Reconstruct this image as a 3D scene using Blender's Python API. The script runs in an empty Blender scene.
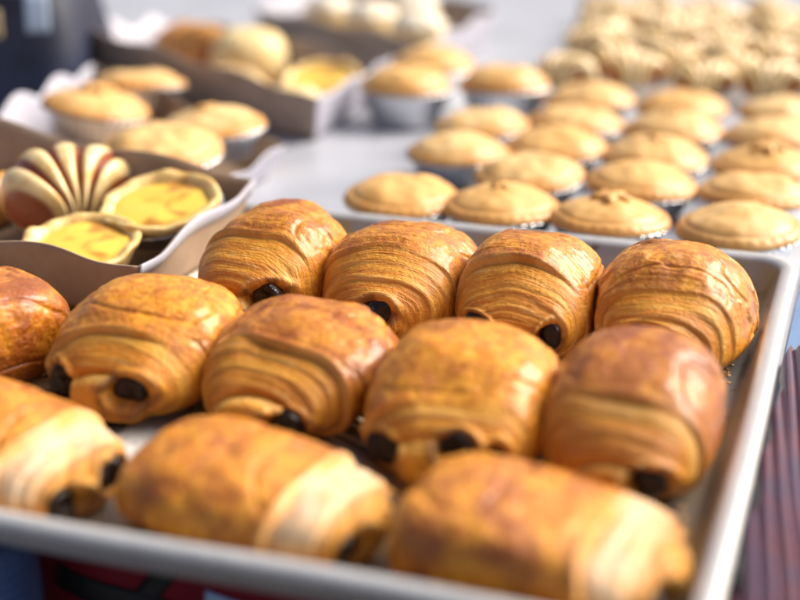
import bpy, math, random
import numpy as np
from mathutils import Vector

# Frame of the place: metres; origin at the back right corner of the sheet pan's rim,
# x to the right along the pan's back edge, y away from the viewer, z up.
scene = bpy.context.scene
COL = scene.collection
PI = math.pi
FLOOR = -0.0225          # inside floor of the sheet pan
TABLE = -0.0262          # table top

# ------------------------------------------------------------------ noise
def _hash(ix, iy, iz, seed):
    h = (ix.astype(np.int64) * 374761393 + iy.astype(np.int64) * 668265263 + iz.astype(np.int64) * 2147483647 + seed * 1274126177) & 0xFFFFFFFF
    h = ((h ^ (h >> 13)) * 1274126177) & 0xFFFFFFFF
    h = (h ^ (h >> 16)) & 0xFFFFFFFF
    h = (h * 2246822519) & 0xFFFFFFFF
    h = (h ^ (h >> 15)) & 0xFFFFFFFF
    return h / 4294967295.0

def vnoise(x, y, z, seed=0):
    """smooth value noise, -1..1"""
    x, y, z = np.broadcast_arrays(np.asarray(x, float), np.asarray(y, float), np.asarray(z, float))
    ix, iy, iz = np.floor(x), np.floor(y), np.floor(z)
    fx, fy, fz = x - ix, y - iy, z - iz
    fx, fy, fz = [t * t * t * (t * (t * 6 - 15) + 10) for t in (fx, fy, fz)]
    r = 0
    for dx in (0, 1):
        for dy in (0, 1):
            for dz in (0, 1):
                w = (fx if dx else 1 - fx) * (fy if dy else 1 - fy) * (fz if dz else 1 - fz)
                r = r + w * _hash(ix + dx, iy + dy, iz + dz, seed)
    return r * 2 - 1

def fbm(x, y, z, seed=0, o=4, g=.5):
    a, s, t = 1., 0., 0.
    for k in range(o):
        s = s + a * vnoise(x * 2 ** k, y * 2 ** k, z * 2 ** k, seed + 17 * k); t += a; a *= g
    return s / t

def sstep(a, b, x):
    t = np.clip((x - a) / (b - a), 0, 1)
    return t * t * (3 - 2 * t)

# ------------------------------------------------------------------ scene graph helpers
def tag(o, label=None, cat=None, group=None, kind=None):
    if label: o['label'] = label
    if cat: o['category'] = cat
    if group: o['group'] = group
    if kind: o['kind'] = kind
    return o

def empty(name, loc, rz=0., rx=0., ry=0.):
    o = bpy.data.objects.new(name, None)
    o.empty_display_size = .02
    o.location = loc; o.rotation_euler = (rx, ry, rz)
    COL.objects.link(o)
    return o

def mesh_obj(name, verts, faces, mat, parent=None, smooth=True, attrs=None):
    me = bpy.data.meshes.new(name)
    me.from_pydata([tuple(map(float, v)) for v in verts], [], [tuple(map(int, f)) for f in faces])
    me.validate(); me.update()
    if smooth:
        me.polygons.foreach_set('use_smooth', [True] * len(me.polygons))
    if attrs:
        for k, a in attrs.items():
            at = me.attributes.new(k, 'FLOAT', 'POINT')
            at.data.foreach_set('value', np.asarray(a, np.float32).ravel())
    if mat: me.materials.append(mat)
    o = bpy.data.objects.new(name, me)
    COL.objects.link(o)
    if parent: o.parent = parent
    return o

def copy_tree(o, parent=None):
    c = o.copy(); COL.objects.link(c)
    if parent: c.parent = parent
    for ch in list(o.children):
        copy_tree(ch, c)
    return c

def grid_faces(nu, nv, close_v=False, off=0):
    f = []
    for i in range(nu - 1):
        for j in range(nv if close_v else nv - 1):
            j2 = (j + 1) % nv
            f.append((off + i * nv + j, off + (i + 1) * nv + j, off + (i + 1) * nv + j2, off + i * nv + j2))
    return f

def lathe(profile, n=64, fn=None):
    """profile [(r,z)], closed round; fn(r,z,th)->(r,z) lets the section wobble"""
    V = []
    for (r, z) in profile:
        for j in range(n):
            th = 2 * PI * j / n
            rr, zz = fn(r, z, th) if fn else (r, z)
            V.append((rr * math.cos(th), rr * math.sin(th), zz))
    return V, grid_faces(len(profile), n, True)

# ------------------------------------------------------------------ materials
class NT:
    def __init__(s, name):
        s.m = bpy.data.materials.new(name); s.m.use_nodes = True
        s.t = s.m.node_tree; s.t.nodes.clear()
        s.out = s.n('ShaderNodeOutputMaterial'); s.b = s.n('ShaderNodeBsdfPrincipled')
        s.l(s.b.outputs[0], s.out.inputs[0])
    def n(s, typ, **kw):
        nd = s.t.nodes.new(typ)
        for k, v in kw.items(): setattr(nd, k, v)
        return nd
    def l(s, a, b): s.t.links.new(a, b)
    def put(s, sock, v):
        if isinstance(v, bpy.types.NodeSocket): s.l(v, sock)
        elif v is not None: sock.default_value = v
    def set(s, **kw):
        for k, v in kw.items(): s.put(s.b.inputs[k.replace('_', ' ')], v)
    def coord(s, which='Object'): return s.n('ShaderNodeTexCoord').outputs[which]
    def scale(s, v, sc):
        m = s.n('ShaderNodeMapping'); s.l(v, m.inputs[0]); m.inputs['Scale'].default_value = sc; return m.outputs[0]
    def noise(s, v, sc, det=4, rough=.55, dist=0):
        n = s.n('ShaderNodeTexNoise'); s.l(v, n.inputs['Vector']); n.inputs['Scale'].default_value = sc
        n.inputs['Detail'].default_value = det; n.inputs['Roughness'].default_value = rough; n.inputs['Distortion'].default_value = dist
        return n.outputs['Fac']
    def ramp(s, v, a, b):
        m = s.n('ShaderNodeMapRange', interpolation_type='SMOOTHSTEP'); s.put(m.inputs['Value'], v)
        m.inputs['From Min'].default_value = a; m.inputs['From Max'].default_value = b; return m.outputs[0]
    def mix(s, f, a, b, mode='MIX'):
        m = s.n('ShaderNodeMix', data_type='RGBA', blend_type=mode)
        s.put(m.inputs[0], f); s.put(m.inputs[6], a); s.put(m.inputs[7], b); return m.outputs[2]
    def math(s, op, a, b=0.):
        m = s.n('ShaderNodeMath', operation=op); s.put(m.inputs[0], a); s.put(m.inputs[1], b); return m.outputs[0]
    def attr(s, name, typ='GEOMETRY'):
        return s.n('ShaderNodeAttribute', attribute_name=name, attribute_type=typ).outputs['Fac']
    def bump(s, h, strength, dist=.001):
        b = s.n('ShaderNodeBump'); s.put(b.inputs['Height'], h); b.inputs['Strength'].default_value = strength
        b.inputs['Distance'].default_value = dist; s.l(b.outputs[0], s.b.inputs['Normal'])

def C(r, g, b): return (r, g, b, 1.)

def m_dough():
    t = NT('baked laminated dough')
    v = t.coord()
    big = t.noise(v, 45, 4, .6, .6)
    mid = t.noise(v, 165, 5, .65, .5)
    fine = t.noise(t.scale(v, (1.6, .7, 1)), 480, 4, .6)
    lay = t.attr('layer'); edge = t.attr('edge'); stri = t.attr('strip'); pale = t.attr('pale')
    brown = t.attr('brown', 'OBJECT')
    dep = t.attr('depth')
    cx = t.n('ShaderNodeCombineXYZ'); t.l(t.math('MULTIPLY', dep, 1000.), cx.inputs[0])
    sep = t.n('ShaderNodeSeparateXYZ'); t.l(t.scale(v, (85, 85, 85)), sep.inputs[0])
    t.l(sep.outputs[1], cx.inputs[1]); t.l(sep.outputs[2], cx.inputs[2])
    leaf = t.noise(cx.outputs[0], .62, 3, .62, .25)               # thin sheets of dough seen edge on
    leaf2 = t.noise(cx.outputs[0], .20, 2, .5, .2)
    gold = t.mix(t.ramp(mid, .38, .64), C(.86, .365, .020), C(.60, .172, .007))
    bfac = t.math('ADD', t.ramp(big, .36, .68), t.math('SUBTRACT', brown, .45))
    bfac = t.math('MINIMUM', t.math('MAXIMUM', bfac, 0.), 1.)
    shell = t.mix(t.math('MULTIPLY', bfac, .85), gold, C(.25, .042, .006))
    shell = t.mix(t.math('MULTIPLY', t.ramp(fine, .58, .72), .45), shell, C(.90, .56, .15))
    shell = t.mix(t.math('MULTIPLY', t.ramp(t.noise(v, 210, 3, .5, 1.2), .66, .74), .55), shell, C(.13, .034, .012))
    inner = t.mix(t.ramp(leaf2, .36, .62), C(.72, .255, .014), C(.86, .390, .034))
    inner = t.mix(t.math('MULTIPLY', t.ramp(leaf, .54, .70), .60), inner, C(.95, .66, .22))
    inner = t.mix(t.math('MULTIPLY', t.ramp(leaf, .45, .34), t.math('MULTIPLY', t.ramp(big, .35, .6), .6)), inner, C(.36, .095, .010))
    inner = t.mix(t.math('MULTIPLY', stri, .10), inner, C(.85, .50, .12))
    inner = t.mix(t.math('MULTIPLY', t.ramp(big, .45, .75), .5), inner, C(.50, .150, .014))
    inner = t.mix(t.math('MULTIPLY', brown, .35), inner, C(.30, .09, .018))
    c = t.mix(lay, shell, inner)
    c = t.mix(t.math('MULTIPLY', edge, .8), c, C(.80, .50, .16))
    c = t.mix(t.math('MULTIPLY', pale, t.ramp(mid, .2, .6)), c, C(.84, .68, .48))
    c = t.mix(t.math('MULTIPLY', t.attr('crown'), t.math('MULTIPLY', t.ramp(mid, .3, .6), .55)), c, C(.30, .062, .008))
    c = t.mix(t.math('MULTIPLY', t.attr('smear'), .8), c, C(.10, .028, .010))
    rough = t.math('ADD', t.math('MULTIPLY', mid, .22), t.math('ADD', t.math('MULTIPLY', lay, .12), .20))
    t.set(Base_Color=c, Roughness=rough, Specular_IOR_Level=.30, Subsurface_Weight=.06, Subsurface_Scale=.004,
          Coat_Weight=t.math('SUBTRACT', .52, t.math('MULTIPLY', lay, .38)), Coat_Roughness=.15)
    t.b.inputs['Subsurface Radius'].default_value = (1., .45, .15)
    h = t.math('ADD', t.math('ADD', fine, t.math('MULTIPLY', mid, 1.2)), t.math('MULTIPLY', t.math('MULTIPLY', leaf, lay), 1.6))
    t.bump(h, .75, .0014)
    return t.m

def m_simple(name, c1, c2, scale, rough=.5, metal=0., lo=.35, hi=.65, bump=0., bscale=None, spec=.5, det=4, **kw):
    t = NT(name); v = t.coord()
    n = t.noise(v, scale, det, .6, .3)
    t.set(Base_Color=t.mix(t.ramp(n, lo, hi), C(*c1), C(*c2)), Roughness=rough, Metallic=metal, Specular_IOR_Level=spec, **kw)
    if bump: t.bump(t.noise(v, bscale or scale * 4, 4), bump, .001)
    return t.m

def m_crust():
    t = NT('shortcrust lid'); v = t.coord()
    r = t.attr('rim')
    n = t.noise(v, 60, 4, .6); f = t.noise(v, 500, 4, .6)
    base = t.mix(t.ramp(n, .34, .66), C(.82, .585, .28), C(.71, .44, .16))
    rnd = t.n('ShaderNodeObjectInfo').outputs['Random']
    base = t.mix(t.math('MULTIPLY', rnd, .8), base, C(.70, .375, .10))
    base = t.mix(t.math('MULTIPLY', r, t.ramp(t.noise(v, 35, 3), .2, .6)), base, C(.58, .27, .065))
    base = t.mix(t.math('MULTIPLY', t.ramp(t.noise(v, 28, 4, .6, 1.), .52, .66), .45), base, C(.60, .29, .07))
    base = t.mix(t.math('MULTIPLY', t.ramp(f, .6, .75), .3), base, C(.8, .6, .33))
    t.set(Base_Color=base, Roughness=.40, Specular_IOR_Level=.4, Coat_Weight=.1, Coat_Roughness=.3)
    t.bump(t.math('ADD', f, n), .3, .001)
    return t.m

def m_pan():
    t = NT('baked on aluminium'); v = t.coord()
    n = t.noise(v, 14, 5, .6, .5); s = t.noise(t.scale(v, (6, 60, 6)), 12, 4)
    spots = t.noise(v, 90, 3, .5, .5)
    c = t.mix(t.ramp(s, .3, .7), C(.62, .61, .60), C(.52, .51, .50))
    c = t.mix(t.math('MULTIPLY', t.attr('inside'), .55), c, C(.22, .20, .18))
    grease = t.math('MULTIPLY', t.ramp(n, .40, .60), t.attr('inside'))
    c = t.mix(t.math('MULTIPLY', grease, .75), c, C(.50, .33, .09))
    c = t.mix(t.math('MULTIPLY', t.math('MULTIPLY', t.ramp(spots, .64, .72), t.attr('inside')), .7), c, C(.12, .06, .025))
    t.set(Base_Color=c, Metallic=.4, Roughness=t.math('ADD', .27, t.math('MULTIPLY', t.noise(v, 40, 4), .2)))
    sc = t.noise(t.scale(v, (9, 260, 60)), 9, 3, .7)
    t.l(t.mix(t.math('MULTIPLY', t.ramp(sc, .56, .66), .35), c, C(.30, .29, .28)), t.b.inputs['Base Color'])
    t.bump(t.math('ADD', t.noise(v, 60, 3), t.math('MULTIPLY', sc, .4)), .22, .001)
    return t.m

def m_roll(name, ridge_a, ridge_b, groove):
    t = NT(name); v = t.coord()
    n = t.noise(v, 70, 4, .6, .4); r = t.attr('ridge')
    top = t.mix(t.ramp(n, .35, .68), C(*ridge_a), C(*ridge_b))
    t.set(Base_Color=t.mix(r, C(*groove), top), Roughness=.38, Coat_Weight=.2, Coat_Roughness=.25)
    t.bump(t.noise(v, 300, 4), .3, .001)
    return t.m

def m_custard():
    t = NT('egg custard'); v = t.coord()
    n = t.noise(v, 40, 2, .4, .4)
    c = t.mix(t.math('MULTIPLY', t.ramp(n, .47, .66), .85), C(.90, .58, .075), C(.44, .16, .018))
    t.set(Base_Color=c, Roughness=.22, Subsurface_Weight=.15, Subsurface_Scale=.004, Coat_Weight=.4)
    t.bump(t.noise(v, 60, 3), .25, .002)
    return t.m

def m_choc():
    t = NT('dark chocolate'); v = t.coord()
    n = t.noise(v, 300, 3)
    t.set(Base_Color=t.mix(n, C(.006, .0030, .0025), C(.022, .009, .006)), Roughness=.33, Specular_IOR_Level=.35)
    t.bump(t.noise(v, 350, 3, .5), .8, .002)
    return t.m

M = dict(
    dough=m_dough(), crust=m_crust(), pan=m_pan(), custard=m_custard(), choc=m_choc(),
    foil=m_simple('aluminium foil', (.78, .79, .81), (.66, .67, .7), 60, .28, 1., bump=.4, bscale=160),
    kraft=m_simple('kraft board', (.41, .29, .20), (.35, .24, .16), 30, .75, bump=.15, bscale=400, spec=.25),
    white_board=m_simple('white coated board', (.47, .46, .52), (.40, .39, .46), 25, .45, bump=.08, bscale=200),
    tart_crust=m_simple('tart crust', (.84, .62, .26), (.66, .38, .10), 80, .42, bump=.4, bscale=350, Coat_Weight=.2),
    cutout=m_simple('browned pastry', (.74, .42, .13), (.56, .26, .06), 120, .4, bump=.3, bscale=300),
    grey_board=m_simple('grey board', (.40, .33, .29), (.34, .275, .235), 30, .75, bump=.15, bscale=400, spec=.25),
    striped=m_roll('pale ridged roll', (.84, .66, .36), (.72, .46, .15), (.27, .065, .018)),
    iced=m_roll('icing striped roll', (.93, .79, .47), (.85, .57, .18), (.42, .14, .016)),
    golden=m_roll('golden ridged roll', (.66, .34, .08), (.50, .20, .035), (.36, .12, .02)),
    bun=m_simple('pale bun', (.80, .64, .34), (.70, .48, .18), 50, .4, bump=.3, bscale=300),
    icing=m_simple('white icing', (.82, .76, .64), (.78, .66, .46), 50, .35, bump=.2, bscale=200),
    filling=m_simple('reddish filling', (.30, .07, .02), (.45, .16, .04), 120, .3, bump=.4, bscale=300),
    cloth_white=m_simple('pale grey cover', (.42, .43, .47), (.35, .36, .40), 9, .34, bump=.06, bscale=60, spec=.5),
    red=m_simple('dark red cloth', (.22, .012, .022), (.17, .008, .018), 30, .7, bump=.2, bscale=900, spec=.2),
    black=m_simple('black print', (.006, .006, .008), (.012, .012, .014), 60, .6),
    patch=m_simple('pale blue print', (.45, .55, .85), (.36, .46, .78), 60, .5),
    navy=m_simple('dark navy nylon', (.010, .014, .035), (.018, .024, .060), 14, .5, bump=.5, bscale=30),
    lavender=m_simple('lavender trim', (.38, .37, .50), (.30, .28, .44), 20, .6),
    tan=m_simple('tan patch', (.50, .38, .22), (.40, .30, .18), 30, .6),
    ice_blue=m_simple('light blue strap', (.50, .64, .82), (.42, .56, .76), 30, .5),
    cup=m_simple('blue plastic cup', (.13, .22, .46), (.10, .18, .40), 20, .12, spec=.6, Coat_Weight=.5, Coat_Roughness=.05),
    film=m_simple('maroon under clear film', (.090, .004, .020), (.040, .005, .040), 26, .07, lo=.4, hi=.6, spec=.5, Coat_Weight=1., Coat_Roughness=.03, bump=.25, bscale=200),
    film_blue=m_simple('blue grey sheet', (.16, .25, .42), (.12, .20, .36), 20, .22, spec=.6),
)

# ------------------------------------------------------------------ pain au chocolat
def catmull(P, n):
    P = np.asarray(P, float); P = np.vstack([2 * P[0] - P[1], P, 2 * P[-1] - P[-2]])
    out = []
    for i in range(1, len(P) - 2):
        t = np.linspace(0, 1, 40, endpoint=False)[:, None]
        a, b, c, d = P[i - 1], P[i], P[i + 1], P[i + 2]
        out.append(.5 * (2 * b + (c - a) * t + (2 * a - 5 * b + 4 * c - d) * t ** 2 + (3 * b - a - 3 * c + d) * t ** 3))
    out.append(P[-2][None]); out = np.vstack(out)
    s = np.r_[0, np.cumsum(np.linalg.norm(np.diff(out, axis=0), axis=1))]
    q = np.linspace(0, s[-1], n)
    return np.stack([np.interp(q, s, out[:, k]) for k in (0, 1)], 1), s[-1]

def sg(v, e): return np.sign(v) * np.abs(v) ** e

def pain_au_chocolat(x, y, yaw, L, W, H, label, seed, brown=.5, lip=.055, lines=1., batons=((-.021, .017), (.021, .016)),
                     snout=1., pale=0., lean=0., flake=0., band=0., steps=((.82, .0006), (.64, .0009), (.48, .0005), (.34, .0008))):
    """axis along local x, the rolled end with the chocolate at +x, base at z=0"""
    rng = random.Random(seed)
    ns, nt = 260, 220
    prof = [(-1, 0), (-.985, .42), (-.93, .70), (-.80, .90), (-.5, 1.0), (-.1, 1.02), (.22, .985), (.45, .915), (.65, .80), (.82, .64), (.94, .44), (1.0, .22), (1.012, 0)]
    if pale: prof[7:12] = [(.5, .95), (.74, .87), (.90, .70), (.97, .47), (1.0, .22)]
    prof = [(a * L / 2, b * W / 2) for a, b in prof]
    pc, tot = catmull(prof, ns)
    pc[:, 1] = np.maximum(pc[:, 1], 0)
    X = pc[:, 0][:, None]; R = (pc[:, 1] / (W / 2))[:, None]
    d = (tot - np.linspace(0, tot, ns))[:, None]                     # arc length back from the front pole
    th = (np.arange(nt) / nt * 2 * PI)[None, :]
    cy, sz = sg(np.cos(th), .88), sg(np.sin(th), .80)
    front = sstep(-.1, 1., X / (L / 2))
    zc = H * (.42 - .10 * front)
    up = H * (.58 - .05 * front)
    Y = W / 2 * R * cy + 0 * X
    Z = zc + np.where(sz > 0, up * R * sz * (1 - .10 * front), zc * np.minimum(R * 1.15, 1) * sz)
    X = X + 0 * th
    # hand-made lumps
    Y = Y + .0048 * fbm(X * 19, Y * 19, Z * 19 + seed, seed, 2) + lean * Z
    Z = Z + .0046 * fbm(X * 20, Y * 20, Z * 20 + seed, seed + 5, 2) * sstep(0, .02, Z)
    X = X + .0025 * fbm(X * 20, Y * 20, Z * 20 + seed, seed + 9, 2)
    def normals(X, Y, Z):
        P = np.stack([X, Y, Z], -1)
        du = np.gradient(P, axis=0); dv = (np.roll(P, -1, 1) - np.roll(P, 1, 1))
        n = np.cross(dv, du); n = n / (np.linalg.norm(n, axis=-1, keepdims=True) + 1e-12)
        c = np.array([0, 0, H * .4])
        if np.mean(np.sum(n * (P - c), -1)) < 0: n = -n
        return n
    N = normals(X, Y, Z)
    # distance back from the rolled end, warped so that no seam runs parallel
    dw = d + .0046 * fbm(X * 24, Y * 24, Z * 24, seed + 31, 2) + .010 * (Y / W) * (rng.uniform(-1, 1)) + 0 * th
    zone = 1 - sstep(lip - .002, lip + .002, dw)
    disp = 0 * dw; edge = 0 * dw; smear = 0 * dw; crown = 0 * dw
    for (e0, amp) in ((lip, .0024),) + tuple((a_ * lip, b_) for a_, b_ in steps):
        ee = e0 + .002 * vnoise(Y * 40, Z * 30, seed + e0 * 100, seed + 3)
        k = np.clip(.45 + .9 * vnoise(Y * 32, Z * 32, e0 * 300, seed + 4), 0, 1.1)
        disp += amp * k * (sstep(ee - .0007, ee + .0007, dw) - 1)
        disp += amp * .55 * k * np.exp(-((dw - ee - .0022) / .0019) ** 2) - amp * .5 * k * np.exp(-((dw - ee + .0016) / .0011) ** 2)
        crown += (1. if e0 == lip else .5) * k * np.exp(-((dw - ee - .0050) / .0034) ** 2)
        edge += k * np.exp(-((dw - ee - .0002) / .0015) ** 2) * (1. if e0 == lip else .7) * (.35 + .65 * sstep(-.25, .4, vnoise(Y * 55, Z * 55, e0 * 90, seed + 8)))
    # laminations: thin leaves of dough seen edge on
    q = dw + .0016 * fbm(X * 32, Y * 32, Z * 32, seed + 40, 3)
    s1 = vnoise(q / .0019, Z * 34 + seed, Y * 34, seed + 50); s2 = vnoise(q / .0009, Z * 50 + seed, Y * 50, seed + 51)
    stri = np.clip(.5 + .5 * (.7 * s1 + .45 * s2), 0, 1)
    fade = 1 - sstep(lip * .9, lip * 1.75, dw) * .9
    weak = .45 + .55 * sstep(-.3, .4, vnoise(X * 30, Y * 30, Z * 30, seed + 60))
    disp += lines * fade * weak * (.00030 * s1 + .00010 * s2) * sstep(0, .01, d)
    # skin of the top: blisters and wrinkles
    top = sstep(lip, lip + .012, dw)
    disp += top * (.0014 * fbm(X * 60, Y * 60, Z * 60, seed + 70, 4, .6) + .0005 * np.abs(fbm(X * 160, Y * 90, Z * 120, seed + 71, 3)))
    cr = vnoise(X * 34 + 3, Y * 20, Z * 34, seed + 75)
    disp -= top * .0011 * np.exp(-(cr / .05) ** 2)
    if flake:
        fl = fbm(X * 40, Y * 24, Z * 40, seed + 80, 3, .5)
        disp += flake * .0012 * sstep(.10, .16, fl) * top
        edge += flake * .4 * top * np.exp(-((fl - .13) / .03) ** 2)
    # rolled tongue between the chocolate sticks
    onend = sstep(.25, .6, X / (L / 2))
    if snout:
        rr = np.sqrt((Y / (W * .235)) ** 2 + ((Z - .013) / .0165) ** 2)
        b = 1 - sstep(.70, 1.08, rr)
        disp += onend * snout * (.0055 * b - .0028 * np.exp(-((rr - 1.12) / .09) ** 2) * sstep(.005, .02, Z))
        edge += onend * snout * .8 * np.exp(-((rr - .93) / .06) ** 2) * sstep(.012, .022, Z)
    batons = [(tuple(b_) + (1., 1.))[:4] for b_ in batons]
    for (by, bz, bw, bh) in batons:
        rr = np.sqrt(((Y - by) / (.0120 * bw)) ** 2 + ((Z - bz) / (.0098 * bh)) ** 2)
        disp += onend * (-.0110 * (1 - sstep(.45, 1.0, rr)) + .0022 * np.exp(-((rr - 1.2) / .18) ** 2) * sstep(bz - .004, bz + .006, Z))
        smear += onend * np.exp(-((rr - .95) / .30) ** 2) * sstep(-.5, .4, vnoise(Y * 160, Z * 160, X * 160, seed + 99))
        edge += onend * .45 * np.exp(-((rr - 1.15) / .10) ** 2) * sstep(bz, bz + .007, Z)
    if band:
        edge += band * (.6 + .4 * vnoise(Y * 40, Z * 40, X * 40, seed + 95)) * np.exp(-((dw - lip + .0045) / .0032) ** 2) * sstep(.012, .022, Z)
    P = np.stack([X, Y, Z], -1)
    Pb = P.copy()
    P = P + N * disp[..., None]
    P[..., 2] = np.maximum(P[..., 2], .0004 * (1 + vnoise(X * 80, Y * 80, 0 * X, seed)))
    pl = .80 * pale * sstep(.030, .046, dw) * (1 - sstep(lip - .007, lip + .003, dw + .004 * vnoise(Y * 60, Z * 60, X * 60, seed))) * sstep(.006, .022, Z) if pale else 0 * dw
    verts = P.reshape(-1, 3)
    root = empty('pain_au_chocolat', (x, y, FLOOR), yaw)
    tag(root, label, 'pastry', 'pains au chocolat on the sheet pan')
    o = mesh_obj('dough', verts, grid_faces(ns, nt, True), M['dough'], root,
                 attrs=dict(depth=dw, smear=np.clip(smear, 0, 1), crown=np.clip(crown, 0, 1), layer=np.clip(zone, 0, 1) * 0 + np.clip(fade * (.35 + .65 * zone), 0, 1), edge=np.clip(edge, 0, 1), strip=stri, pale=np.clip(pl, 0, 1)))
    o['brown'] = float(brown)
    Pf = P.reshape(-1, 3); bf = Pb.reshape(-1, 3); of = (onend > .5).ravel()
    for k, (by, bz, bw, bh) in enumerate(batons):
        dd = (bf[:, 1] - by) ** 2 + (bf[:, 2] - bz) ** 2 + np.where(of, 0, 1)
        i = int(np.argmin(dd)); px = bf[i, 0]
        na, nb = 26, 28; V = []
        Lb, rb = .030, .0088 * rng.uniform(.92, 1.08)
        for a in range(na):
            u = -PI / 2 + PI * a / (na - 1)
            ax = sg(np.sin(u), .5) * Lb / 2; ra = rb * max(0, math.cos(u)) ** .32
            for c in range(nb):
                w = 2 * PI * c / nb
                V.append((ax, ra * sg(math.cos(w), .85) * 1.08 * bw, ra * sg(math.sin(w), .85) * bh))
        V = np.array(V)
        V += (.0026 * vnoise(V[:, 0] * 130, V[:, 1] * 130, V[:, 2] * 130, seed + 90 + k))[:, None] * V / (np.linalg.norm(V, axis=1, keepdims=True) + 1e-6)
        V += np.array([px - Lb / 2 - .0032, by, bz])
        mesh_obj('chocolate_stick', V, grid_faces(na, nb, True), M['choc'], root)
    return root

YD = math.radians
back = -PI / 2                                   # rolled end towards the viewer
LM = [(-.021, .017), (.021, .016)]
pain_au_chocolat(-.3115, -.150, back - .16, .103, .083, .066, 'pain au chocolat touching the brown tray, one chocolate end right of its rolled tongue', 11, .50, .058, 1., [(.023, .028)], 1.2)
pain_au_chocolat(-.2285, -.146, back, .105, .093, .061, 'golden pain au chocolat, second from left in the back row, one round chocolate end', 12, .60, .066, 1.5, [(.004, .026)], .25, lean=.05)
pain_au_chocolat(-.1425, -.150, back, .100, .084, .063, 'pain au chocolat in the back row with two slim chocolate ends', 23, .50, .058, 1.3, [(-.021, .027, .8, .6), (.023, .022, .6, 1.1)], .35)
pain_au_chocolat(-.0575, -.142, back, .108, .091, .063, 'flaky pain au chocolat in the back right corner of the pan', 34, .45, .052, 1.2, [(-.008, .034, 1.1, .35)], .0, flake=1.)
pain_au_chocolat(-.3265, -.286, back, .105, .098, .060, 'glossy pain au chocolat showing two big chocolate ends before the brown tray', 45, .30, .050, .8, [(-.031, .018, .9, 1.2), (.014, .021, 1.15, 1.0)], .9, band=.35)
pain_au_chocolat(-.2365, -.286, back - .1, .106, .101, .056, 'reddish brown pain au chocolat left of the plump golden one in the pan', 56, .75, .060, .9, [(.017, .015)], 1.2)
pain_au_chocolat(-.1385, -.306, back, .104, .100, .062, 'plump smooth golden pain au chocolat with a pale curl, pan centre', 67, .15, .046, .5, [(-.027, .018), (.011, .027, .85, .75), (.029, .022, .6, .9)], .75, band=.5)
pain_au_chocolat(-.0545, -.300, back, .106, .087, .065, 'dark brown pain au chocolat by the right pan wall, behind the front corner one', 78, .95, .052, .5, [(.017, .020)], .8, band=1.)
pain_au_chocolat(-.446, -.283, YD(152), .118, .092, .058, 'spotty brown pain au chocolat cut by the left edge, below the brown tray', 89, .75, .030, .5, [], 0.)
pain_au_chocolat(-.337, -.407, YD(-14), .120, .082, .041, 'pale-ended pain au chocolat at the left end of the front row', 90, .38, .060, .5, [(-.018, .012), (.010, .016)], .5, pale=1.)
pain_au_chocolat(-.2045, -.409, YD(-10), .129, .082, .042, 'blurred long pain au chocolat lying sideways in the middle of the front row', 101, .38, .062, .5, [(-.016, .014), (.017, .014)], .5, pale=1.)
pain_au_chocolat(-.0730, -.412, YD(-6), .123, .084, .044, 'blurred pain au chocolat lying sideways at the front right corner of the pan', 112, .45, .060, .5, [(-.017, .013), (.018, .014)], .5, pale=.9)

# ------------------------------------------------------------------ sheet pan
def sheet_pan():
    x0, x1, y0, y1 = -.66, 0., -.467, 0.            # centre line of the rolled rim
    ins = .0165
    prof = [(-.30, -.0225), (0, -.0225), (.0025, -.0218), (.0045, -.0195), (.0115, -.0028), (.0130, -.0006), (.0155, .0006), (.0185, .0012), (.0215, .0006),
            (.0235, -.0012), (.0238, -.0034), (.0222, -.0052), (.0200, -.0050), (.0188, -.0036), (.0150, -.0035), (.0128, -.0058), (.0060, -.0212), (.0030, -.0252), (0, -.0258), (-.30, -.0258)]
    rc = .007
    bx0, bx1, by0, by1 = x0 + ins, x1 - ins, y0 + ins, y1 - ins
    corners = [((bx1 - rc, by1 - rc), 0), ((bx0 + rc, by1 - rc), 90), ((bx0 + rc, by0 + rc), 180), ((bx1 - rc, by0 + rc), 270)]
    path = []
    for i, ((cx, cy_), a) in enumerate(corners):
        for k in range(9):
            t = math.radians(a + 90 * k / 8); path.append((cx, cy_, math.cos(t), math.sin(t)))
        nx = corners[(i + 1) % 4][0]; t = math.radians(a + 90)
        for k in range(1, 40):
            f = k / 40; path.append((cx + (nx[0] - cx) * f, cy_ + (nx[1] - cy_) * f, math.cos(t), math.sin(t)))
    V, A = [], []
    mx, my = (bx0 + bx1) / 2, (by0 + by1) / 2
    for (o, z) in prof:
        for (cx, cy_, nx, ny) in path:
            if o <= -.1:
                px, py = mx + (cx - mx) * .02, my + (cy_ - my) * .02
            else:
                px, py = cx + nx * (rc + o), cy_ + ny * (rc + o)
            w = .0006 * math.sin(px * 21 + 1) * math.sin(py * 17) if o > 0 else 0
            V.append((px + w, py + w, z + w))
            A.append(1. if prof.index((o, z)) < 5 else 0.)
    n = len(path)
    F = grid_faces(len(prof), n, True)
    F.append(tuple(range(n - 1, -1, -1))); F.append(tuple((len(prof) - 1) * n + j for j in range(n)))
    o = mesh_obj('sheet_pan', V, F, M['pan'], None, attrs=dict(inside=A))
    tag(o, 'large shallow aluminium sheet pan full of pains au chocolat', 'baking tray')
    o.data.polygons.foreach_set('use_smooth', [True] * len(o.data.polygons))
sheet_pan()

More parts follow.
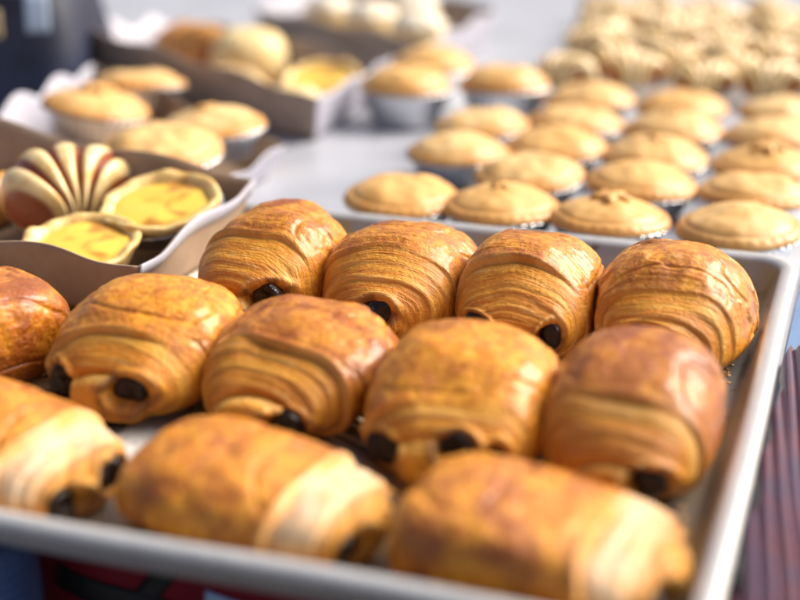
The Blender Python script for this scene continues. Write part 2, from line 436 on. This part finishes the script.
def crumbs():
    r = random.Random(77); V, F = [], []
    for k in range(150):
        if k < 90: x, y = r.uniform(-.030, -.018), r.uniform(-.42, -.03)
        elif k < 115: x, y = r.uniform(-.36, -.03), r.uniform(-.045, -.02)
        else: x, y = r.uniform(-.42, -.03), r.uniform(-.39, -.20)
        q = r.uniform(.0006, .0019); a = r.uniform(0, 6.3); b0 = len(V)
        for (i, j, h) in ((1, 0, .2), (.3, .9, .5), (-.8, .5, .2), (-.7, -.6, .6), (.4, -.9, .3), (0, 0, 1.)):
            i += r.uniform(-.2, .2)
            V.append((x + q * (i * math.cos(a) - j * math.sin(a)), y + q * (i * math.sin(a) + j * math.cos(a)), FLOOR + .0002 + q * .6 * h))
        for m in range(5): F.append((b0 + m, b0 + (m + 1) % 5, b0 + 5))
    o = mesh_obj('pastry_crumbs', V, F, M['cutout'], None, smooth=False)
    s_ = o.modifiers.new('t', 'SOLIDIFY'); s_.thickness = .0003
    tag(o, 'loose pastry crumbs scattered on the floor of the sheet pan', 'crumbs', kind='stuff')
crumbs()

# ------------------------------------------------------------------ cardboard trays with wavy rims
def board_tray(B, T, z0, label, seed, waves, mats=('kraft', 'white_board', 'kraft', 'white_board'), trim=False):
    """B, T: bottom and top corners in the order front left, front right, back right, back left; T has heights"""
    cx = sum(p[0] for p in B) / 4; cy_ = sum(p[1] for p in B) / 4
    root = empty('cardboard_tray', (cx, cy_, z0))
    tag(root, label, 'cardboard tray', 'cardboard trays of mixed pastries')
    B = [Vector((p[0] - cx, p[1] - cy_, .0012)) for p in B]; T = [Vector((p[0] - cx, p[1] - cy_, p[2] - z0)) for p in T]
    base = mesh_obj('base', [tuple(p) for p in B], [(0, 1, 2, 3)], M['kraft'], root, smooth=False)
    sm = base.modifiers.new('board', 'SOLIDIFY'); sm.thickness = .0010; sm.offset = 0
    for k in range(4):
        a, b, c, d = B[k], B[(k + 1) % 4], T[(k + 1) % 4], T[k]
        amp, wl = waves[k]
        nu, nv = 60, 10; V = []
        for j in range(nv):
            for i in range(nu):
                u, v = i / (nu - 1), j / (nv - 1)
                p = (a * (1 - u) + b * u) * (1 - v) + (d * (1 - u) + c * u) * v
                L = (c - d).length
                env = min(1, 6 * min(u, 1 - u))
                w = amp * math.sin(2 * PI * u * L / wl + seed + k) * env + amp * .12 * float(vnoise(u * L / wl * 1.7, seed, k, seed)) * env
                nrm = (b - a).cross(Vector((0, 0, 1))).normalized()
                bow = .35 * amp * math.sin(2 * PI * u * L / (wl * 1.0) + seed * 2 + k) * v * env
                q = p + Vector((0, 0, w * v ** 1.5)) + nrm * bow
                V.append(tuple(q))
        o = mesh_obj('side_panel' if mats[k] == 'white_board' else 'end_panel', V, grid_faces(nv, nu), M[mats[k]], root)
        s = o.modifiers.new('board', 'SOLIDIFY'); s.thickness = .0011; s.offset = 0
        if trim and k == 1:                       # pale strip paints the lit upper part of the right wall
            W_ = [tuple(Vector(v_) + nrm * .0018 + Vector((0, 0, .0010 * (n_ // nu == nv - 1)))) for n_, v_ in enumerate(V)][nu * (nv - 3):]
            q = mesh_obj('lit_wall_strip', W_, grid_faces(3, nu), M['white_board'], o)
            s = q.modifiers.new('paper', 'SOLIDIFY'); s.thickness = .0008; s.offset = 0
    return root

board_tray([(-.63, -.190), (-.396, -.186), (-.394, -.038), (-.63, -.030)],
           [(-.645, -.202, .036), (-.384, -.190, .014), (-.379, -.026, .028), (-.645, -.014, .058)], FLOOR + .0003,
           'open brown cardboard tray with wavy edge standing inside the sheet pan at the left', 3, [(.0035, .11), (.003, .12), (.004, .16), (.004, .06)], ('kraft', 'kraft', 'kraft', 'white_board'), True)  # right wall brown: shade below its pale strip put into the colour
board_tray([(-.705, .075), (-.455, .045), (-.452, .160), (-.715, .325)],
           [(-.718, .060, .010), (-.440, .030, .000), (-.440, .172, .002), (-.728, .345, .024)], TABLE + .0003,
           'cardboard tray with white scalloped side holding round pies behind the front brown tray', 5, [(.003, .09), (.003, .09), (.003, .09), (.006, .075)])
board_tray([(-.775, .430), (-.464, .300), (-.476, .520), (-.745, .600)],
           [(-.795, .415, .052), (-.454, .283, .020), (-.466, .535, .014), (-.765, .615, .026)], TABLE + .0003,
           'grey-brown cardboard tray with a bun and a yellow tart, second tray from the back', 7, [(.003, .12), (.003, .10), (.004, .14), (.007, .085)], ('grey_board', 'white_board', 'grey_board', 'white_board'))
board_tray([(-.720, .775), (-.460, .640), (-.450, .860), (-.720, .99)],
           [(-.735, .760, .022), (-.450, .622, .016), (-.438, .875, .020), (-.735, 1.005, .030)], TABLE + .0003,
           'farthest cardboard tray holding white-topped buns at the top of the photo', 9, [(.003, .12), (.003, .10), (.004, .14), (.006, .06)], ('grey_board', 'white_board', 'grey_board', 'white_board'))

# ------------------------------------------------------------------ pies in foil tins
def foil_tin_mesh(r_top, r_bot, h, n=144, flutes=36):
    prof = [(.0001, .0006), (r_bot * .6, .0006), (r_bot * .97, .0008), (r_bot, .0018)]
    for k in range(1, 9):
        prof.append((r_bot + (r_top - r_bot) * k / 8, .0018 + (h - .0018) * k / 8))
    prof += [(r_top + .0030, h + .0006), (r_top + .0036, h - .0008), (r_top + .0020, h - .0014)]
    def fl(r, z, th):
        k = min(1, max(0, (z - .001) / .004))
        return r + .0007 * k * math.sin(flutes * th), z
    return lathe(prof, n, fl)

def pie_lid_mesh(r, h, dome, seed, hole=False):
    n, m = 96, 34; V, A = [], []
    pr_ = [(0, 1)] + [(math.sin(PI / 2 * k / (m - 1)), math.cos(PI / 2 * k / (m - 1))) for k in range(1, m)]
    pr_ = [(a, b ** 1.35) for a, b in pr_] + [(1.012, -.07), (1.0, -.15), (.95, -.19), (.5, -.19), (.0005, -.19)]
    for (a, b) in pr_:
        for j in range(n):
            th = 2 * PI * j / n
            w = 1 + .018 * float(vnoise(math.cos(th) * 2.2, math.sin(th) * 2.2, seed, seed)) * a
            x_, y_ = r * a * w * math.cos(th), r * a * w * math.sin(th)
            z_ = h + dome * b
            if b > 0:
                z_ += (.0026 * float(vnoise(x_ * 38, y_ * 38, seed, seed + 3)) + .0010 * float(vnoise(x_ * 110, y_ * 110, seed, seed + 4))) * b
                z_ -= .0012 * math.exp(-((a - .86) / .04) ** 2)                      # pressed edge
                z_ += .0007 * math.exp(-((a - .95) / .04) ** 2) * math.sin(30 * th)   # crimps
            V.append((x_, y_, z_)); A.append(float(sstep(.60, 1., np.array(a)) if b > -.2 else 1.))
    return V, grid_faces(len(pr_), n, True), A

def star_mesh(r, t, seed, pts=5):
    n = 60; V = []
    for lev, (k, z) in enumerate(((1.0, 0), (1.03, t * .5), (.9, t), (.45, t * 1.15), (.01, t * 1.2))):
        for j in range(n):
            th = 2 * PI * j / n
            rr = r * k * (.78 + .22 * math.cos(pts * th + seed))
            V.append((rr * math.cos(th), rr * math.sin(th), z))
    return V, grid_faces(5, n, True)

tinV = [foil_tin_mesh(.0415, .031, .0225), foil_tin_mesh(.0435, .0325, .036)]
def make_tin(parent, k):
    return mesh_obj('foil_tin', tinV[k][0], tinV[k][1], M['foil'], parent)

PIES = {}
for k, (tall, star, sd) in enumerate(((0, 0, 1), (0, 1, 2), (0, 0, 3), (0, 2, 4), (1, 0, 5), (1, 0, 6))):
    root = empty('small_pie', (0, 0, -5 - k))
    make_tin(root, tall)
    h = .0365 if tall else .0225
    V, F, A = pie_lid_mesh(.0446 if not tall else .0455, h + .0026, .0155 if not tall else .020, sd)
    lid = mesh_obj('pastry_lid', V, F, M['crust'], root, attrs=dict(rim=A))
    if star:
        V, F = star_mesh(.013 if star == 1 else .009, .0032, sd, 5)
        V = [(a * 1.15, b * 1.15, c * 1.3 + h + .0026 + .0142) for a, b, c in V]
        mesh_obj('pastry_cutout', V, F, M['cutout'], lid)
    PIES[k] = [root, False]

def place_pie(x, y, kind, rz, label, group='small pies in foil tins', z=TABLE, tilt=(0, 0)):
    src, used = PIES[kind]
    if not used:
        o = src; PIES[kind][1] = True
    else:
        o = copy_tree(src)
    o.location = (x, y, z + .0003); o.rotation_euler = (tilt[0], tilt[1], rz)
    tag(o, label, 'pie', group)
    return o

rnd = random.Random(5)
rowname = ['first', 'second', 'third', 'fourth', 'fifth', 'sixth', 'seventh']
rows_y = [.060, .154, .250, .354, .452, .545]
def J(a): return rnd.uniform(-a, a)
# right-hand column, next column, third column
for ci, (cx, desc) in enumerate(((-.040, 'rightmost pie column'), (-.130, 'second pie column from the right'), (-.213, 'third pie column from the right'))):
    for ri, yy in enumerate(rows_y[:5]):
        kind = [[2, 0, 1, 2, 0], [1, 2, 3, 3, 0], [3, 0, 2, 0, 2]][ci][ri]
        top = {0: 'plain domed pie', 1: 'pie with pastry cutout', 2: 'smooth pale pie', 3: 'pie with pastry knob'}[kind]
        place_pie(cx - (0, .0008, .003)[ci] * ri + J(.004), yy + J(.004) + (.006 if ci == 0 and ri == 1 else 0), kind, rnd.uniform(0, 6),
                  '%s, %s from the pan in the %s' % (top, rowname[ri], desc), tilt=(J(.05), J(.05)))
place_pie(-.294, .060, 0, 1., 'thick-sided golden pie standing alone nearest the pan at the left end of the pies', tilt=(.03, -.02))
place_pie(-.292, .205, 2, 2., 'pie standing a little apart behind the leftmost front pie, on open pale table', tilt=(.0, .03))
place_pie(-.312, .435, 4, 3., 'tall pie in a deep foil tin, right one of the tall three', tilt=(.03, .04))
place_pie(-.405, .398, 5, 1., 'tall pie in a shiny deep foil tin beside the grey-brown tray corner')
place_pie(-.300, .310, 0, 4., 'pie behind the one standing apart, left of the third pie column', tilt=(.03, .04))
place_pie(-.412, .510, 4, 5., 'tall pie directly behind the shiny deep tin beside the tray')
# pies inside the second tray
Z2 = TABLE + .0022   # the pies lie heaped on crumpled paper
for (px, py, k, lab, tl) in ((-.636, .182, 1, 'pie with a pastry cutout in front of the white scalloped tray side', (.10, 0)),
                             (-.640, .275, 0, 'dark golden pie at the back of the white scalloped tray, showing a blue-white foil edge', (.10, .1)),
                             (-.493, .140, 3, 'golden pie at the right back of the scalloped tray beside the grey-brown tray', (.05, 0)),
                             (-.503, .066, 0, 'shiny golden pie at the front right of the scalloped tray, above the egg tart', (.05, 0))):
    place_pie(px, py, k, rnd.uniform(0, 6), lab, 'pies in the scalloped tray', Z2 + .016, (tl[0] + .06, tl[1])).scale = (1.1, 1.1, 1.1)

# ------------------------------------------------------------------ egg tarts
def egg_tart(x, y, z, r, label, seed, rx=0., ry=0., foil=True):
    root = empty('egg_tart', (x, y, z), 0, rx, ry)
    tag(root, label, 'egg tart', 'egg tarts in the cardboard trays')
    def wob(rr, zz, th):
        k = 1 + .035 * float(vnoise(math.cos(th) * 3, math.sin(th) * 3, seed, seed))
        return rr * k, zz + .0022 * float(vnoise(math.cos(th) * 3, math.sin(th) * 3, seed + 7, seed)) * (1 if zz > .01 else 0)
    pr_ = [(.001, .002), (.70, .002), (.74, .003), (.90, .017), (.97, .0205), (1.0, .0228), (.985, .0245), (.94, .0250), (.86, .0238), (.81, .0215), (.78, .0175), (.5, .0165), (.001, .0165)]
    V, F = lathe([(a * r, b) for a, b in pr_], 80, wob)
    mesh_obj('pastry_shell', V, F, M['tart_crust'], root)
    pr_ = [(.001, .0208), (.3, .0209), (.55, .0206), (.70, .0202), (.795, .0196), (.813, .0185), (.80, .0178)]
    V, F = lathe([(a * r, b) for a, b in pr_], 80)
    V = [(a, b, c + .0009 * float(vnoise(a * 60, b * 60, seed, seed)) ) for a, b, c in V]
    mesh_obj('custard', V, F, M['custard'], root)
    if foil:
        pr_ = [(.001, .0008), (.73, .0008), (.775, .0020), (.93, .0160), (1.03, .0180), (1.035, .0172), (1.02, .0168)]
        V, F = lathe([(a * r, b) for a, b in pr_], 120, lambda rr, zz, th: (rr + .0005 * math.sin(34 * th) * (zz > .002), zz))
        mesh_obj('foil_tin', V, F, M['foil'], root)
    return root

egg_tart(-.4290, -.0700, FLOOR + .021, .0430, 'yellow egg tart with browned top in a foil tin in the front brown tray', 4, .24)
egg_tart(-.4560, -.1380, FLOOR + .0085, .0410, 'yellow egg tart leaning on the front wall of the brown tray', 8, .20, .05, False)
egg_tart(-.515, .450, TABLE + .010, .042, 'bright yellow egg tart in the grey-brown tray, far from the camera', 15, .25)

# ------------------------------------------------------------------ ridged rolls
def roll_mesh(R, r, arc, ridges, seed, depth=.20):
    n, m = 150, 48; V, A = [], []
    for i in range(n):
        u = i / (n - 1); a = arc * (u - .5)
        ph = u * ridges; fr = ph - math.floor(ph)
        rid = abs(math.sin(PI * fr)) ** .55
        end = max(0., 1 - abs(2 * u - 1) ** 3.2) ** .45
        rr = r * (.25 + .75 * end) * (1 - depth + depth * rid) if 0 < i < n - 1 else r * .02
        cx, cy_ = R * math.sin(a), R * math.cos(a) - R
        for j in range(m):
            w = 2 * PI * j / m
            k = 1 + .05 * float(vnoise(u * 9, math.cos(w) * 1.2, math.sin(w) * 1.2 + seed, seed))
            o = rr * k * math.cos(w); z = rr * k * math.sin(w) * .9
            sl = .010 * (o / r)                               # slanted folds
            aa = a + sl / R
            V.append(((R + o) * math.sin(aa), (R + o) * math.cos(aa) - R, max(z + r * .78, .0006 + .0003 * math.sin(w))))
            A.append(float(sstep(.62 if depth > .24 else .55, .86, np.array(rid))))
    return V, grid_faces(n, m, True), A

def roll(name, x, y, z, rz, R, r, arc, ridges, seed, mat, label, group, rx=0., ry=0.):
    V, F, A = roll_mesh(R, r, arc, ridges, seed, .26 if mat == 'striped' else .18)
    o = mesh_obj(name, V, F, M[mat], None, attrs=dict(ridge=A))
    o.location = (x, y, z); o.rotation_euler = (rx, ry, rz)
    tag(o, label, 'pastry', group)
    return o

roll('ridged_roll', -.532, -.052, FLOOR + .020, 1.05, .043, .0330, 2.1, 5, 21, 'striped', 'curled pastry with pale ridges over reddish brown filling in the front brown tray', 'ridged rolls in the cardboard trays', rx=.55)
roll('ridged_roll', -.600, -.075, FLOOR + .0030, 1.2, .060, .026, 1.6, 5, 22, 'golden', 'golden roll cut by the left edge of the photo in the front brown tray', 'ridged rolls in the cardboard trays')
roll('ridged_roll', -.715, .560, TABLE + .0030, -.5, .07, .034, 1.6, 6, 23, 'golden', 'golden ridged croissant at the left of the grey-brown tray', 'ridged rolls in the cardboard trays')
roll('ridged_roll', -.620, .455, TABLE + .0030, -.3, .05, .019, 1.3, 4, 24, 'striped', 'small reddish roll in front of the pale round bun', 'ridged rolls in the cardboard trays')

def bun(x, y, z, r, h, label, group, seed, mat='bun', cap=None):
    pr_ = [(.001, 0), (.75, 0), (.93, .12), (1.0, .32), (.98, .52), (.88, .74), (.68, .90), (.40, .98), (.001, 1.0)]
    P, _ = catmull([(a * r, b * h) for a, b in pr_], 40)
    def wob(rr, zz, th):
        return rr * (1 + .04 * float(vnoise(math.cos(th) * 1.5, math.sin(th) * 1.5, zz * 40 + seed, seed))), zz
    V, F = lathe([(abs(a), b) for a, b in P], 64, wob)
    root = empty('round_bun', (x, y, z)); tag(root, label, 'bun', group)
    bd = mesh_obj('bun_dough', V, F, M[mat], root)
    if cap:
        pr_ = [(.90, .70), (.93, .74), (.90, .79), (.70, .945), (.40, 1.03), (.001, 1.05)]
        V, F = lathe([(a * r, b * h) for a, b in pr_], 64, lambda rr, zz, th: wob(rr * (1 + .06 * math.sin(7 * th + seed) * (zz < .8 * h)), zz, th))
        mesh_obj('icing_cap', V, F, M[cap], bd)
    return root
G3 = 'buns in the far cardboard trays'
bun(-.645, .545, TABLE + .0025, .046, .058, 'pale round bun in the middle of the grey-brown tray', G3, 31)
bun(-.515, .372, TABLE + .0025, .030, .034, 'small pale bun in the front right corner of the grey-brown tray', G3, 32)
bun(-.585, .400, TABLE + .0025, .033, .032, 'small golden bun in front of the far egg tart', G3, 33, 'tart_crust')
for k, (bx, by, lab) in enumerate(((-.665, .850, 'white-topped bun leftmost in the farthest tray'), (-.590, .805, 'white-topped bun second from the left in the farthest tray'),
                                   (-.505, .745, 'white-topped bun at the right front of the farthest tray'), (-.560, .890, 'white-topped bun behind the others in the farthest tray'))):
    bun(bx, by, TABLE + .0025, .037, .052, lab, G3, 41 + k, 'bun', 'icing')

# iced rolls crowded at the top right of the table
RV = [roll_mesh(.036, .0260, 2.0, 5, 61), roll_mesh(.038, .0265, 1.8, 4, 62), roll_mesh(.034, .0250, 2.2, 5, 63)]
RM = []
for (V, F, A) in RV:
    RM.append(mesh_obj('iced_roll', V, F, M['iced'], None, attrs=dict(ridge=A)))
used = [False] * 3
r2 = random.Random(9)
ny = 0
for j in range(7):
    for i in range(6):
        yy = .590 + j * .078 + r2.uniform(-.012, .012)
        yy += (i % 2) * .020
        xx = -.280 + i * .074 - j * .010 + (j % 2) * .030 + r2.uniform(-.012, .012)
        if xx > .10 + (yy - .6) * -.25: continue
        k = (i + 2 * j) % 3
        if not used[k]: o = RM[k]; used[k] = True
        else: o = copy_tree(RM[k])
        o.location = (xx, yy, TABLE + .0105); o.rotation_euler = (.35, 0, .5 + r2.uniform(-.9, .9)); o.scale = (.84, .84, .86)
        tag(o, 'white-striped iced roll, %s from the left in the %s row behind the pies' % (rowname[i], rowname[j]), 'iced pastry', 'iced rolls at the back of the table')

# ------------------------------------------------------------------ the table and what lies round the pan
def slab(name, x0, x1, y0, y1, z0, z1, mat, nx=2, ny=2, f=None):
    V = []; n = nx * ny
    for z, top in ((z1, True), (z0, False)):
        for j in range(ny):
            for i in range(nx):
                x, y = x0 + (x1 - x0) * i / (nx - 1), y0 + (y1 - y0) * j / (ny - 1)
                V.append((x, y, z + (f(x, y) if f and top else 0)))
    F = []
    for j in range(ny - 1):
        for i in range(nx - 1):
            a = j * nx + i
            F.append((a, a + 1, a + nx + 1, a + nx)); F.append((n + a, n + a + nx, n + a + nx + 1, n + a + 1))
    for i in range(nx - 1):
        F.append((i, n + i, n + i + 1, i + 1)); a = (ny - 1) * nx + i; F.append((a, a + 1, n + a + 1, n + a))
    for j in range(ny - 1):
        a = j * nx; F.append((a, a + nx, n + a + nx, n + a)); a = j * nx + nx - 1; F.append((a, n + a, n + a + nx, a + nx))
    return mesh_obj(name, V, F, M[mat], None, smooth=False)

t = slab('tabletop', -1.6, .9, -.368, 2.6, TABLE - .03, TABLE, 'cloth_white')
tag(t, kind='structure')
g = slab('ground', -6, 6, -6, 8, -.95, -.90, 'cloth_white'); tag(g, kind='structure')
g.data.materials[0] = m_simple('grey paving', (.20, .19, .19), (.15, .145, .14), 6, .8)

# red cloth hanging over the table front
def drape():
    root = empty('red_tablecloth', (-.2, -.378, -.14))
    tag(root, 'dark red cloth with black and pale blue print hanging below the front of the pan', 'tablecloth')
    def yf(x, z):
        return -.012 * (1 - sstep(-.30, .06, z)) + .005 * math.sin(x * 30 + 1) * (.4 - z * 2) + .003 * math.sin(x * 71 + z * 9)
    nx, nz = 200, 40; V = []
    for j in range(nz):
        for i in range(nx):
            x = -.9 + 1.9 * i / (nx - 1); z = .110 - .66 * j / (nz - 1)
            V.append((x, float(yf(x, z)), z))
    o = mesh_obj('cloth', V, grid_faces(nz, nx), M['red'], root)
    s = o.modifiers.new('thick', 'SOLIDIFY'); s.thickness = .0012; s.offset = 0
    def print_(poly, mat):
        # a filled stroke laid on the cloth, following its folds
        (x0, z0), (x1, z1), w0, w1 = poly
        n = 24; V = []
        dx, dz = x1 - x0, z1 - z0; L = math.hypot(dx, dz); nx_, nz_ = -dz / L, dx / L
        for i in range(n):
            u = i / (n - 1); w = w0 + (w1 - w0) * u
            for s_ in (-1, -.33, .33, 1):
                x = x0 + dx * u + nx_ * w * s_; z = z0 + dz * u + nz_ * w * s_
                V.append((x, float(yf(x, z)) - .0016, z))
        q = mesh_obj('print', V, grid_faces(n, 4), M[mat], o)
        s = q.modifiers.new('thick', 'SOLIDIFY'); s.thickness = .0006; s.offset = 0
    print_(((-.135, .052), (.02, .020), .007, .009), 'black')
    print_(((-.070, .066), (-.105, .020), .006, .006), 'black')
    print_(((-.090, .030), (.030, .008), .010, .014), 'black')
    print_(((-.050, .050), (.000, .042), .010, .012), 'patch')
drape()

# stack of ribbed blue cups on the low shelf in front of the table
def cup_stack():
    root = empty('cup_stack', (-.360, -.425, -.40))
    tag(root, 'stack of blue ribbed plastic cups under the front left of the pan', 'cup stack')
    prof = [(.001, 0), (.026, 0), (.028, .01), (.033, .10)]
    V, F = lathe(prof, 72); mesh_obj('cup_body', V, F, M['cup'], root)
    pr_ = []
    z = .10
    while z < .350:
        pr_ += [(.0335, z), (.0378, z + .0008), (.0388, z + .0020), (.0378, z + .0032), (.0338, z + .0040), (.0332, z + .0055)]
        z += .0058
    pr_ += [(.031, z), (.030, z - .02), (.001, z - .03)]
    V, F = lathe(pr_, 72); mesh_obj('stacked_rims', V, F, M['cup'], root)
cup_stack()
s = slab('low_shelf', -1.2, .8, -.75, -.40, -.425, -.4003, 'cloth_white'); tag(s, kind='structure')
s.data.materials[0] = m_simple('dark shelf board', (.05, .04, .045), (.035, .03, .035), 20, .6)

# maroon cloth under clear film beside the pan
def film():
    V = []; nx, ny_ = 200, 120
    x0, x1, y0, y1 = .0095, .34, -.425, -.12
    for j in range(ny_):
        for i in range(nx):
            y = y0 + (y1 - y0) * j / (ny_ - 1)
            x = x0 + (x1 - x0) * (i / (nx - 1)) ** 1.6
            a = x * .97 + y * .10
            z = .0060 * abs(math.sin(a * 400 + 1.2 * float(vnoise(y * 7, a * 40, 1, 3)))) + .0030 * float(vnoise(a * 90, y * 4, 0, 5)) + .0012 * float(vnoise(a * 260, y * 14, 0, 6))
            drop = 0
            V.append((x, y, TABLE + .0065 + z * .9 + drop))
    o = mesh_obj('film_wrapped_runner', V, grid_faces(ny_, nx), M['film'], None)
    s = o.modifiers.new('thick', 'SOLIDIFY'); s.thickness = .0018; s.offset = -1
    tag(o, 'maroon runner under wrinkled shiny clear film along the right side of the pan', 'table runner')
film()
b = slab('blue_sheet', .0075, .40, -.22, .075, TABLE + .0004, TABLE + .0012, 'film_blue')
tag(b, 'flat blue-grey plastic sheet beside the back right corner of the pan', 'plastic sheet')

# dark navy bag at the far left
def bag():
    root = empty('navy_bag', (-.950, .360, TABLE + .0003))
    root.rotation_euler[2] = .33
    tag(root, 'dark navy bag with lavender top standing at the far left of the table', 'bag')
    n, m = 64, 30; V = []
    for i in range(m):
        u = i / (m - 1); z = .130 * u
        k = (1 - .10 * u ** 2) if i not in (0,) else .96
        for j in range(n):
            th = 2 * PI * j / n
            x, y = .20 * k * sg(math.cos(th), .45), .11 * k * sg(math.sin(th), .45)
            b = .010 * float(vnoise(x * 16, y * 16, z * 20, 4))
            V.append((x + b, y + b, z + .006 * float(vnoise(x * 12, y * 12, 1, 8)) * u))
    F = grid_faces(m, n, True); F.append(tuple(range(n - 1, -1, -1))); F.append(tuple((m - 1) * n + j for j in range(n)))
    body = mesh_obj('bag_body', V, F, M['navy'], root)
    V = []
    for (k, z) in ((.94, .125), (.95, .132), (.90, .138), (.60, .142), (.01, .144)):
        for j in range(n):
            th = 2 * PI * j / n
            V.append((.20 * k * sg(math.cos(th), .45), .11 * k * sg(math.sin(th), .45), z + .004 * float(vnoise(math.cos(th) * 4, math.sin(th) * 4, 0, 3))))
    mesh_obj('bag_top', V, grid_faces(5, n, True), M['lavender'], root)
    def slip(name, x0, x1, z0, z1, mat):
        V = []
        for j in range(8):
            for i in range(8):
                x = x0 + (x1 - x0) * i / 7; z = z0 + (z1 - z0) * j / 7
                V.append((x, -.1235 + .003 * math.sin(x * 40) + .003 * math.sin(z * 50), z))
        o = mesh_obj(name, V, grid_faces(8, 8), M[mat], body)
        s_ = o.modifiers.new('t', 'SOLIDIFY'); s_.thickness = .004
    slip('patch', .080, .125, .085, .112, 'tan')
    slip('strap', .150, .172, .090, .126, 'ice_blue')
bag()

# ------------------------------------------------------------------ camera, light
cam = bpy.data.cameras.new('camera'); co = bpy.data.objects.new('camera', cam); COL.objects.link(co)
co.location = (.0401, -.9265, .300)
co.rotation_euler = (math.radians(90 - 20.3), 0, math.radians(18.8))
cam.sensor_width = 36; cam.lens = 1405 / 800 * 36
cam.clip_start = .02; cam.clip_end = 60
cam.dof.use_dof = True; cam.dof.focus_distance = .845; cam.dof.aperture_fstop = 2.75; cam.dof.aperture_blades = 0
scene.camera = co

SUN_EL, SUN_AZ = math.radians(40), math.radians(52)      # azimuth from +y (away from the viewer) towards +x (right)
w = bpy.data.worlds.new('World'); scene.world = w; w.use_nodes = True
nt = w.node_tree; bg = nt.nodes['Background']
sky = nt.nodes.new('ShaderNodeTexSky'); sky.sky_type = 'NISHITA'; sky.sun_disc = False
sky.sun_elevation = SUN_EL; sky.sun_rotation = SUN_AZ; sky.air_density = 1.; sky.dust_density = 7.; sky.ozone_density = 1.
nt.links.new(sky.outputs[0], bg.inputs[0]); bg.inputs[1].default_value = .07
sl = bpy.data.lights.new('sun', 'SUN'); sl.energy = 3.; sl.angle = math.radians(44); sl.color = (1., .95, .88)
so = bpy.data.objects.new('sun', sl); COL.objects.link(so)
d = Vector((math.sin(SUN_AZ) * math.cos(SUN_EL), math.cos(SUN_AZ) * math.cos(SUN_EL), math.sin(SUN_EL)))
so.rotation_euler = d.to_track_quat('Z', 'Y').to_euler(); so.location = d * 3

scene.render.engine = 'CYCLES'
scene.view_settings.view_transform = 'Standard'; scene.view_settings.look = 'None'
scene.view_settings.exposure = 1.03; scene.view_settings.gamma = 1.
